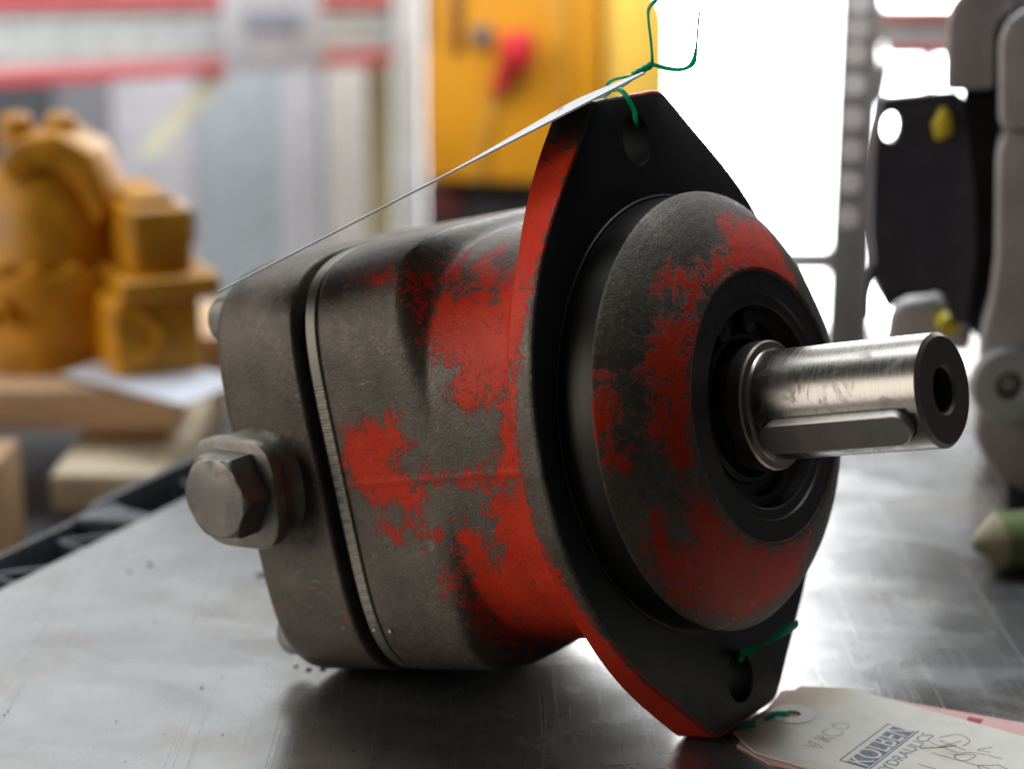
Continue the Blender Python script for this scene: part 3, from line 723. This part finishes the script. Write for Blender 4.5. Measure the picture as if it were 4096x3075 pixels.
# ------------------------------------------------------------------ low bench behind with wood, paper and the yellow pump
M_bench = plain('dark_bench_grey', (0.10, 0.105, 0.115), 0.5)
lb = box('low_bench', (-0.95, 0.93, -0.135), (0.02, 1.75, -0.115), M_bench, None, 0.004)
tag(lb, 'dark grey low bench behind the pallet carrying timber and the yellow pump', 'bench')
def wood(name, col):
    g = G(name); gr = g.noise(1.0, 5, 0.6, g.obj((14, 160, 160)), 0.6)
    return g.set(base=g.mix(g.ramp(gr, 0.3, 0.7), tuple(k * 0.72 for k in col), col), rough=0.7, normal=g.bump(gr, 0.15, 0.0006))
M_wood = wood('pale_pine', (0.66, 0.41, 0.23)); M_wood2 = wood('light_pine', (0.80, 0.66, 0.46))
tim = empty('timber_frame', (-0.25, 1.2, -0.1145)); tag(tim, 'pale pine timber frame under the yellow pump on the low bench', 'timber')
def tbx(name, lo, hi, mat, rot=0):
    l = tim.location; return box(name, [lo[i] - l[i] for i in range(3)], [hi[i] - l[i] for i in range(3)], mat, tim, 0.003, 2, rot)
tbx('board', (-0.52, 1.15, -0.058), (-0.207, 1.24, -0.032), M_wood)
tbx('board', (-0.52, 1.29, -0.060), (-0.16, 1.40, -0.032), M_wood, 0.0)
tbx('bearer', (-0.50, 1.04, -0.1145), (-0.288, 1.09, -0.045), M_wood)
tbx('bearer', (-0.275, 1.10, -0.094), (-0.205, 1.39, -0.0705), M_wood2)
tbx('bearer', (-0.27, 1.16, -0.1145), (-0.21, 1.39, -0.0945), M_wood)
tbx('spacer', (-0.268, 1.17, -0.070), (-0.215, 1.38, -0.0585), M_wood)
tbx('bearer', (-0.50, 1.16, -0.1145), (-0.44, 1.39, -0.0585), M_wood2)
pk = empty('loose_plank', (-0.17, 1.16, -0.1145)); tag(pk, 'light pine plank lying slantwise on the low bench beside the timber frame', 'plank')
box('plank', (-0.028, -0.17, 0.0), (0.028, 0.30, 0.04), M_wood2, pk, 0.003); pk.rotation_euler = (0, 0, R(-24)); pk.location = (-0.165, 1.13, -0.1145)
pp = box('paper_sheet', (-0.05, -0.03, 0), (0.05, 0.03, 0.0012), plain('white_paper', (0.66, 0.68, 0.74), 0.7), None)
pp.location = (-0.222, 1.168, -0.0295); pp.rotation_euler = (R(2), R(3), R(-32))
tag(pp, 'white paper sheet lying on the timber beside the yellow pump', 'paper')

M_yp = plain('amber_paint', (0.56, 0.24, 0.005), 0.42, 0, 0.35, 35, 0.4, 90); M_port = plain('pale_port', (0.50, 0.42, 0.33), 0.5)
yp = empty('yellow_pump', (-0.27, 1.28, -0.032)); tag(yp, 'amber yellow pump with arched top bracket standing on the timber frame', 'pump')
def yx(xd): return (xd - 1106) * 1.25 * 4096 / 2212 / FPX
def yz(yd, Y=1.25): return at(1106, yd, Y).z
def yb(name, x0, x1, y0, y1, Y0, Y1, bev=0.006, mat=M_yp, turn=True):
    l = yp.location
    return box(name, (yx(x0) - l.x, Y0 - l.y, yz(y1) - l.z), (yx(x1) - l.x, Y1 - l.y, yz(y0) - l.z), mat, yp, bev, 3, R(24) if turn else 0)
l = yp.location
lathe('drum', [(yz(800) - l.z, 0.058), (yz(745) - l.z, 0.060), (yz(742) - l.z, 0.054), (yz(600) - l.z, 0.054), (yz(596) - l.z, 0.060), (yz(560) - l.z, 0.060), (yz(556) - l.z, 0.050), (yz(430) - l.z, 0.048), (yz(360) - l.z, 0.034)], M_yp, yp, 64, axis='z', at_=(yx(95) - l.x, 1.29 - l.y, 0), cap0=True, cap1=True, scale=1.0)
yb('base_foot', 70, 385, 768, 812, 1.245, 1.36, 0.004, M_yp, False)
yb('lower_block', 185, 375, 590, 770, 1.21, 1.34)
yb('side_flange', 215, 428, 548, 596, 1.21, 1.33, 0.004)
yb('valve_block', 238, 372, 412, 552, 1.22, 1.33)
yb('port_block', 366, 396, 420, 500, 1.24, 1.31, 0.003, M_port)
arch = [at(x, y, 1.25) - l for x, y in ((20, 330), (60, 285), (150, 268), (225, 310), (270, 420), (235, 470), (205, 400), (160, 350), (110, 345), (60, 380))]
prism('arch_bracket', arch, (0, 0.06, 0), M_yp, yp, 0.004, 2)
M_hole2 = plain('dark_port_bore', (0.16, 0.06, 0.004), 0.6)
for xd, yd, Y_, r_ in ((330, 690, 1.215, 0.013), (30, 650, 1.228, 0.006)):
    c_ = at(xd, yd, Y_) - l
    o_ = lathe('port_boss', [(0.03, r_ * 1.25), (0.0, r_ * 1.25), (-0.006, r_ * 1.1), (-0.006, r_ * 0.7), (0.004, r_ * 0.65)], M_yp, yp, 24, axis='y', at_=tuple(c_), scale=1.0)
    lathe('port_bore', [(-0.001, r_ * 0.68), (0.002, 0.0002)], M_hole2, o_, 16, axis='y', at_=tuple(c_), scale=1.0)
for k in range(7):
    a = R(200 + 24 * k); c_ = Vector((yx(95) + 0.0565 * math.cos(a), 1.29 + 0.0565 * math.sin(a), yz(560))) - l
    lathe('flange_bolt', [(0, 0.0055), (0.006, 0.0055), (0.0068, 0.004)], M_yp, yp, 6, axis='z', at_=tuple(c_), cap1=True, scale=1.0)
yb('cap_plate', 258, 350, 396, 412, 1.235, 1.315, 0.003)
for xd in (45, 140):
    lathe('top_lug', [(yz(300) - l.z, 0.012), (yz(250) - l.z, 0.010), (yz(238) - l.z, 0.006)], M_yp, yp, 20, axis='z', at_=(yx(xd) - l.x, 1.28 - l.y, 0), cap1=True, scale=1.0)

yp.location.y = 1.238
# ------------------------------------------------------------------ racks, machine and open doorway further back
M_redb = plain('red_beam_paint', (0.62, 0.10, 0.11), 0.45); M_whb = plain('pale_beam_paint', (0.66, 0.69, 0.66), 0.4)
M_post = plain('galvanised_post', (0.62, 0.63, 0.62), 0.4, 0.2); M_lock = plain('pale_blue_locker', (0.56, 0.61, 0.64), 0.45); M_lil = plain('pale_panel', (0.74, 0.71, 0.74), 0.5)
rk = empty('storage_rack', (-0.4, 2.6, -0.9)); tag(rk, 'storage rack with red-edged pale shelf beam and white post behind the yellow pump', 'rack')
def slant(name, x0, yt0, yb0, Y0, x1, yt1, yb1, Y1, mat, root, depth=0.05, bev=0.002):
    P = [at(x0, yt0, Y0), at(x0, yb0, Y0), at(x1, yb1, Y1), at(x1, yt1, Y1)]
    # keep the piece upright: both ends vertical
    P[1].x, P[1].y = P[0].x, P[0].y; P[2].x, P[2].y = P[3].x, P[3].y
    return prism(name, [p_ - root.location for p_ in P], (0.01, depth, 0), mat, root, bev, 2)
slant('beam_edge', -260, -8, 26, 2.36, 860, -16, 14, 2.75, M_redb, rk)
slant('beam_web', -260, 26, 168, 2.375, 860, 14, 116, 2.765, M_whb, rk, 0.04)
slant('beam_edge', -260, 168, 204, 2.36, 860, 112, 138, 2.75, M_redb, rk)
slant('beam_groove', -260, 62, 76, 2.37, 860, 42, 52, 2.76, plain('grey_groove', (0.36, 0.38, 0.37), 0.5), rk, 0.02)
slant('beam_groove', -260, 112, 124, 2.37, 860, 78, 87, 2.76, plain('grey_groove_low', (0.40, 0.42, 0.41), 0.5), rk, 0.02)
lp = slant('label_plate', 478, -20, 162, 2.50, 678, -20, 150, 2.57, plain('clear_grey_label', (0.46, 0.45, 0.47), 0.4), rk, 0.004)
slant('label_print', 530, 28, 62, 2.515, 635, 28, 60, 2.55, plain('blue_grey_print', (0.24, 0.27, 0.34), 0.6), lp, 0.001, 0) if False else None
o_ = slant('label_print', 530, 28, 62, 2.512, 635, 28, 60, 2.548, plain('blue_grey_print', (0.24, 0.27, 0.34), 0.6), rk, 0.001, 0)
def up_post(name, xd0, xd1, Y, mat, root, depth=0.05, z0=-0.9, z1=0.7):
    a = at(xd0, 300, Y); b = at(xd1, 300, Y); r0 = root.location
    return box(name, (a.x - r0.x, Y - r0.y, z0 - r0.z), (b.x - r0.x, Y + depth - r0.y, z1 - r0.z), mat, root, 0.003, 2)
up_post('rack_post', 852, 912, 2.72, M_post, rk)
up_post('rack_post', 792, 850, 2.9, plain('ochre_post', (0.36, 0.29, 0.15), 0.5), rk)
br = prism('brace', [p_ - rk.location for p_ in (at(296, 330, 2.62), at(330, 345, 2.62), at(486, 172, 2.62), at(452, 158, 2.62))], (0, 0.02, 0), plain('cream_brace', (0.95, 0.88, 0.62), 0.5), rk, 0.002)
lk = empty('locker_row', (-0.5, 3.2, -0.9)); tag(lk, 'row of pale blue-grey locker panels standing behind the storage rack', 'lockers')
for (x0, x1, mat) in ((-200, 120, M_bench), (120, 240, plain('mid_grey_panel', (0.30, 0.29, 0.31), 0.5)), (243, 420, M_lil), (424, 606, M_lock), (610, 688, M_lil), (692, 700, M_bench), (704, 800, plain('warm_white_panel', (0.86, 0.80, 0.74), 0.5)), (804, 930, M_lil)):
    up_post('panel', x0, x1, 3.2, mat, lk, 0.03, -0.9, 0.5)

M_amber = plain('amber_machine_paint', (0.62, 0.26, 0.008), 0.4, 0, 0.12, 10); M_brown = plain('brown_slot', (0.20, 0.07, 0.01), 0.5)
ym = empty('yellow_machine', at(1170, 480, 2.2)); tag(ym, 'amber yellow machine cabinet with red knob hanging on its front', 'machine')
def mp(name, pts, Y, depth, mat, bev=0.004, par=None):
    P = [at(x, y, Y) - ym.location for x, y in pts]
    for p_ in P: p_.y = Y - ym.location.y
    return prism(name, P, (0, depth, 0), mat, par or ym, bev, 2)
mp('cabinet', [(918, 392), (1300, 404), (1300, -160), (918, -160)], 2.2, 0.3, M_amber, 0.01)
mp('side_panel', [(1303, 404), (1446, 330), (1446, 30), (1400, -60), (1370, -160), (1303, -160)], 2.22, 0.2, plain('glare_amber_paint', (0.90, 0.56, 0.09), 0.4, 0, 0.12, 10), 0.01)  # doorway glare put into this panel's paler colour
mp('slot', [(972, -40), (998, -40), (998, 112), (972, 112)], 2.194, 0.004, M_brown, 0.001)
mp('edge_slot', [(921, -100), (930, -100), (930, 100), (921, 100)], 2.195, 0.004, M_brown, 0.001)
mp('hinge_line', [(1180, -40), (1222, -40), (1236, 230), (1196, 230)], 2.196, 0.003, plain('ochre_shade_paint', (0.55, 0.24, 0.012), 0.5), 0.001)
mp('lower_rail', [(1005, 390), (1040, 390), (1080, 190), (1060, 190)], 2.194, 0.004, plain('dull_ochre', (0.52, 0.24, 0.02), 0.5), 0.001)
kb = at(1040, 76, 2.19) - ym.location
lathe('dark_knob', [(0.012, 0.011), (-0.004, 0.012), (-0.012, 0.009)], M_bench, ym, 24, axis='y', at_=tuple(kb), cap1=True, scale=1.0)
rb = at(1115, 110, 2.17) - ym.location
bm = bmesh.new(); bmesh.ops.create_icosphere(bm, subdivisions=3, radius=1)
for v in bm.verts:
    k = 1 + 0.22 * math.sin(4 * v.co.x + 2) * math.cos(3 * v.co.z)
    x_, z_ = v.co.x * 0.022 * k, v.co.z * 0.024 * k
    v.co = Vector((x_, v.co.y * 0.014, z_)) + rb
from_bm('red_knob', bm, plain('red_rag', (0.55, 0.012, 0.02), 0.7), ym, 60)
rt = [at(x, y, 2.18) - ym.location for x, y in ((1090, 120), (1055, 195), (1085, 205), (1130, 145))]
prism('red_handle', rt, (0, 0.012, 0), plain('red_rag_fold', (0.50, 0.012, 0.02), 0.7), ym, 0.004, 2)
mp('plinth', [(920, 402), (1300, 410), (1300, 620), (920, 620)], 2.24, 0.2, plain('black_plinth', (0.02, 0.02, 0.024), 0.5), 0.003)
mp('plinth_trim', [(920, 404), (1000, 404), (1000, 470), (920, 470)], 2.232, 0.004, plain('dark_red_trim', (0.10, 0.02, 0.015), 0.5), 0.001)

rr = empty('perforated_rack', at(1840, 700, 1.9)); tag(rr, 'grey perforated rack upright with red-edged beams beside the bright doorway', 'rack')
def rp(name, pts, Y, depth, mat, bev=0.002):
    P = [at(x, y, Y) - rr.location for x, y in pts]
    for p_ in P: p_.y = Y - rr.location.y
    return prism(name, P, (0, depth, 0), mat, rr, bev, 2)
M_up = plain('grey_upright', (0.13, 0.118, 0.112), 0.5, 0.2); M_up2 = plain('warm_grey_upright', (0.27, 0.24, 0.225), 0.5)
rp('upright', [(1822, -60), (1880, -60), (1846, 900), (1776, 900)], 1.90, 0.02, M_up)
rp('upright_flange', [(1877, -60), (1912, -60), (1880, 900), (1845, 900)], 1.93, 0.02, M_up2)
for i, yd in enumerate((8, 62, 118, 184, 256, 326, 396, 470)):
    bright = i in (0, 3)
    c_ = at(1856 - yd * 0.055, yd, 1.897) - rr.location
    lathe('upright_hole', [(0, 0.0068), (-0.0004, 0.0066), (-0.0004, 0.0001)], plain('hole_light', (0.85, 0.82, 0.8) if bright else (0.72, 0.66, 0.62), 0.6), rr, 24, axis='y', at_=tuple(c_), scale=1.0)  # pale discs for holes, the light through them put into colour
rp('beam_edge', [(1905, 20), (2200, 20), (2200, 52), (1905, 52)], 2.0, 0.03, plain('dull_red_beam', (0.36, 0.12, 0.10), 0.5))
rp('beam_web', [(1905, 53), (2200, 53), (2200, 100), (1905, 100)], 2.005, 0.03, plain('grey_beam_web', (0.34, 0.33, 0.32), 0.5))
rp('beam_edge', [(1920, 101), (2200, 101), (2200, 126), (1920, 126)], 2.0, 0.03, plain('dull_red_beam_low', (0.42, 0.11, 0.09), 0.5))
rp('cross_bar', [(1560, 542), (1800, 542), (1800, 592), (1560, 592)], 1.96, 0.02, M_up2)
rp('rear_bar', [(1915, 130), (1935, 130), (1915, 230), (1890, 230)], 2.02, 0.02, M_up)
rp('rear_bar', [(2000, 126), (2020, 126), (2020, 700), (2000, 700)], 2.05, 0.02, M_up2)

g = G('daylight'); g.set(base=(0, 0, 0), emit=(0.97, 0.99, 1.0), estr=13.0)
dw = prism('open_doorway', [(0.06, 5.0, -0.9), (1.25, 5.0, -0.9), (1.25, 5.0, 0.35), (0.64, 5.0, 0.35), (0.64, 5.0, 2.5), (0.06, 5.0, 2.5)], (0, 0.05, 0), g.m)
tag(dw, 'overexposed bright open doorway behind the racks', 'doorway')
fl = box('workshop_floor', (-6, 0.9, -0.95), (6, 9, -0.9), plain('grey_concrete', (0.34, 0.33, 0.32), 0.6), None); fl.name = 'floor'
tag(fl, 'grey concrete workshop floor', None, None, 'structure')
wl = box('wall_back', (-6, 5.1, -0.9), (6, 5.2, 3.2), plain('pale_wall', (0.6, 0.6, 0.6), 0.7), None)
tag(wl, 'pale workshop wall behind the racks', None, None, 'structure')

# ------------------------------------------------------------------ grit on the bench
bm = bmesh.new()
spots = [(-0.1495, 0.755, 0.0012), (-0.1563, 0.747, 0.0008), (-0.102, 0.743, 0.0013), (-0.109, 0.631, 0.0006), (-0.103, 0.640, 0.0004), (-0.073, 0.647, 0.0010), (-0.068, 0.648, 0.0013), (-0.078, 0.650, 0.0007)]
spots += [(random.uniform(-0.2, 0.25), random.uniform(0.52, 0.85), random.uniform(0.00015, 0.0004)) for _ in range(110)]
for (x, y, r) in spots:
    m_ = Matrix.Translation((x, y, r * 0.35)) @ Matrix.Rotation(random.uniform(0, 3), 4, 'Z') @ Matrix.Diagonal((random.uniform(0.7, 2.0), random.uniform(0.5, 1), 0.4, 1))
    rv = bmesh.ops.create_icosphere(bm, subdivisions=2, radius=r, matrix=m_)
    for v in rv['verts']: v.co += Vector((random.uniform(-1, 1), random.uniform(-1, 1), random.uniform(-0.4, 0.6))) * r * 0.3
gr = from_bm('dirt_grit', bm, plain('brown_grit', (0.16, 0.125, 0.06), 0.7, 0, 0.5, 300), None)
tag(gr, 'scattered grit and metal crumbs on the steel bench top', 'grit', None, 'stuff')
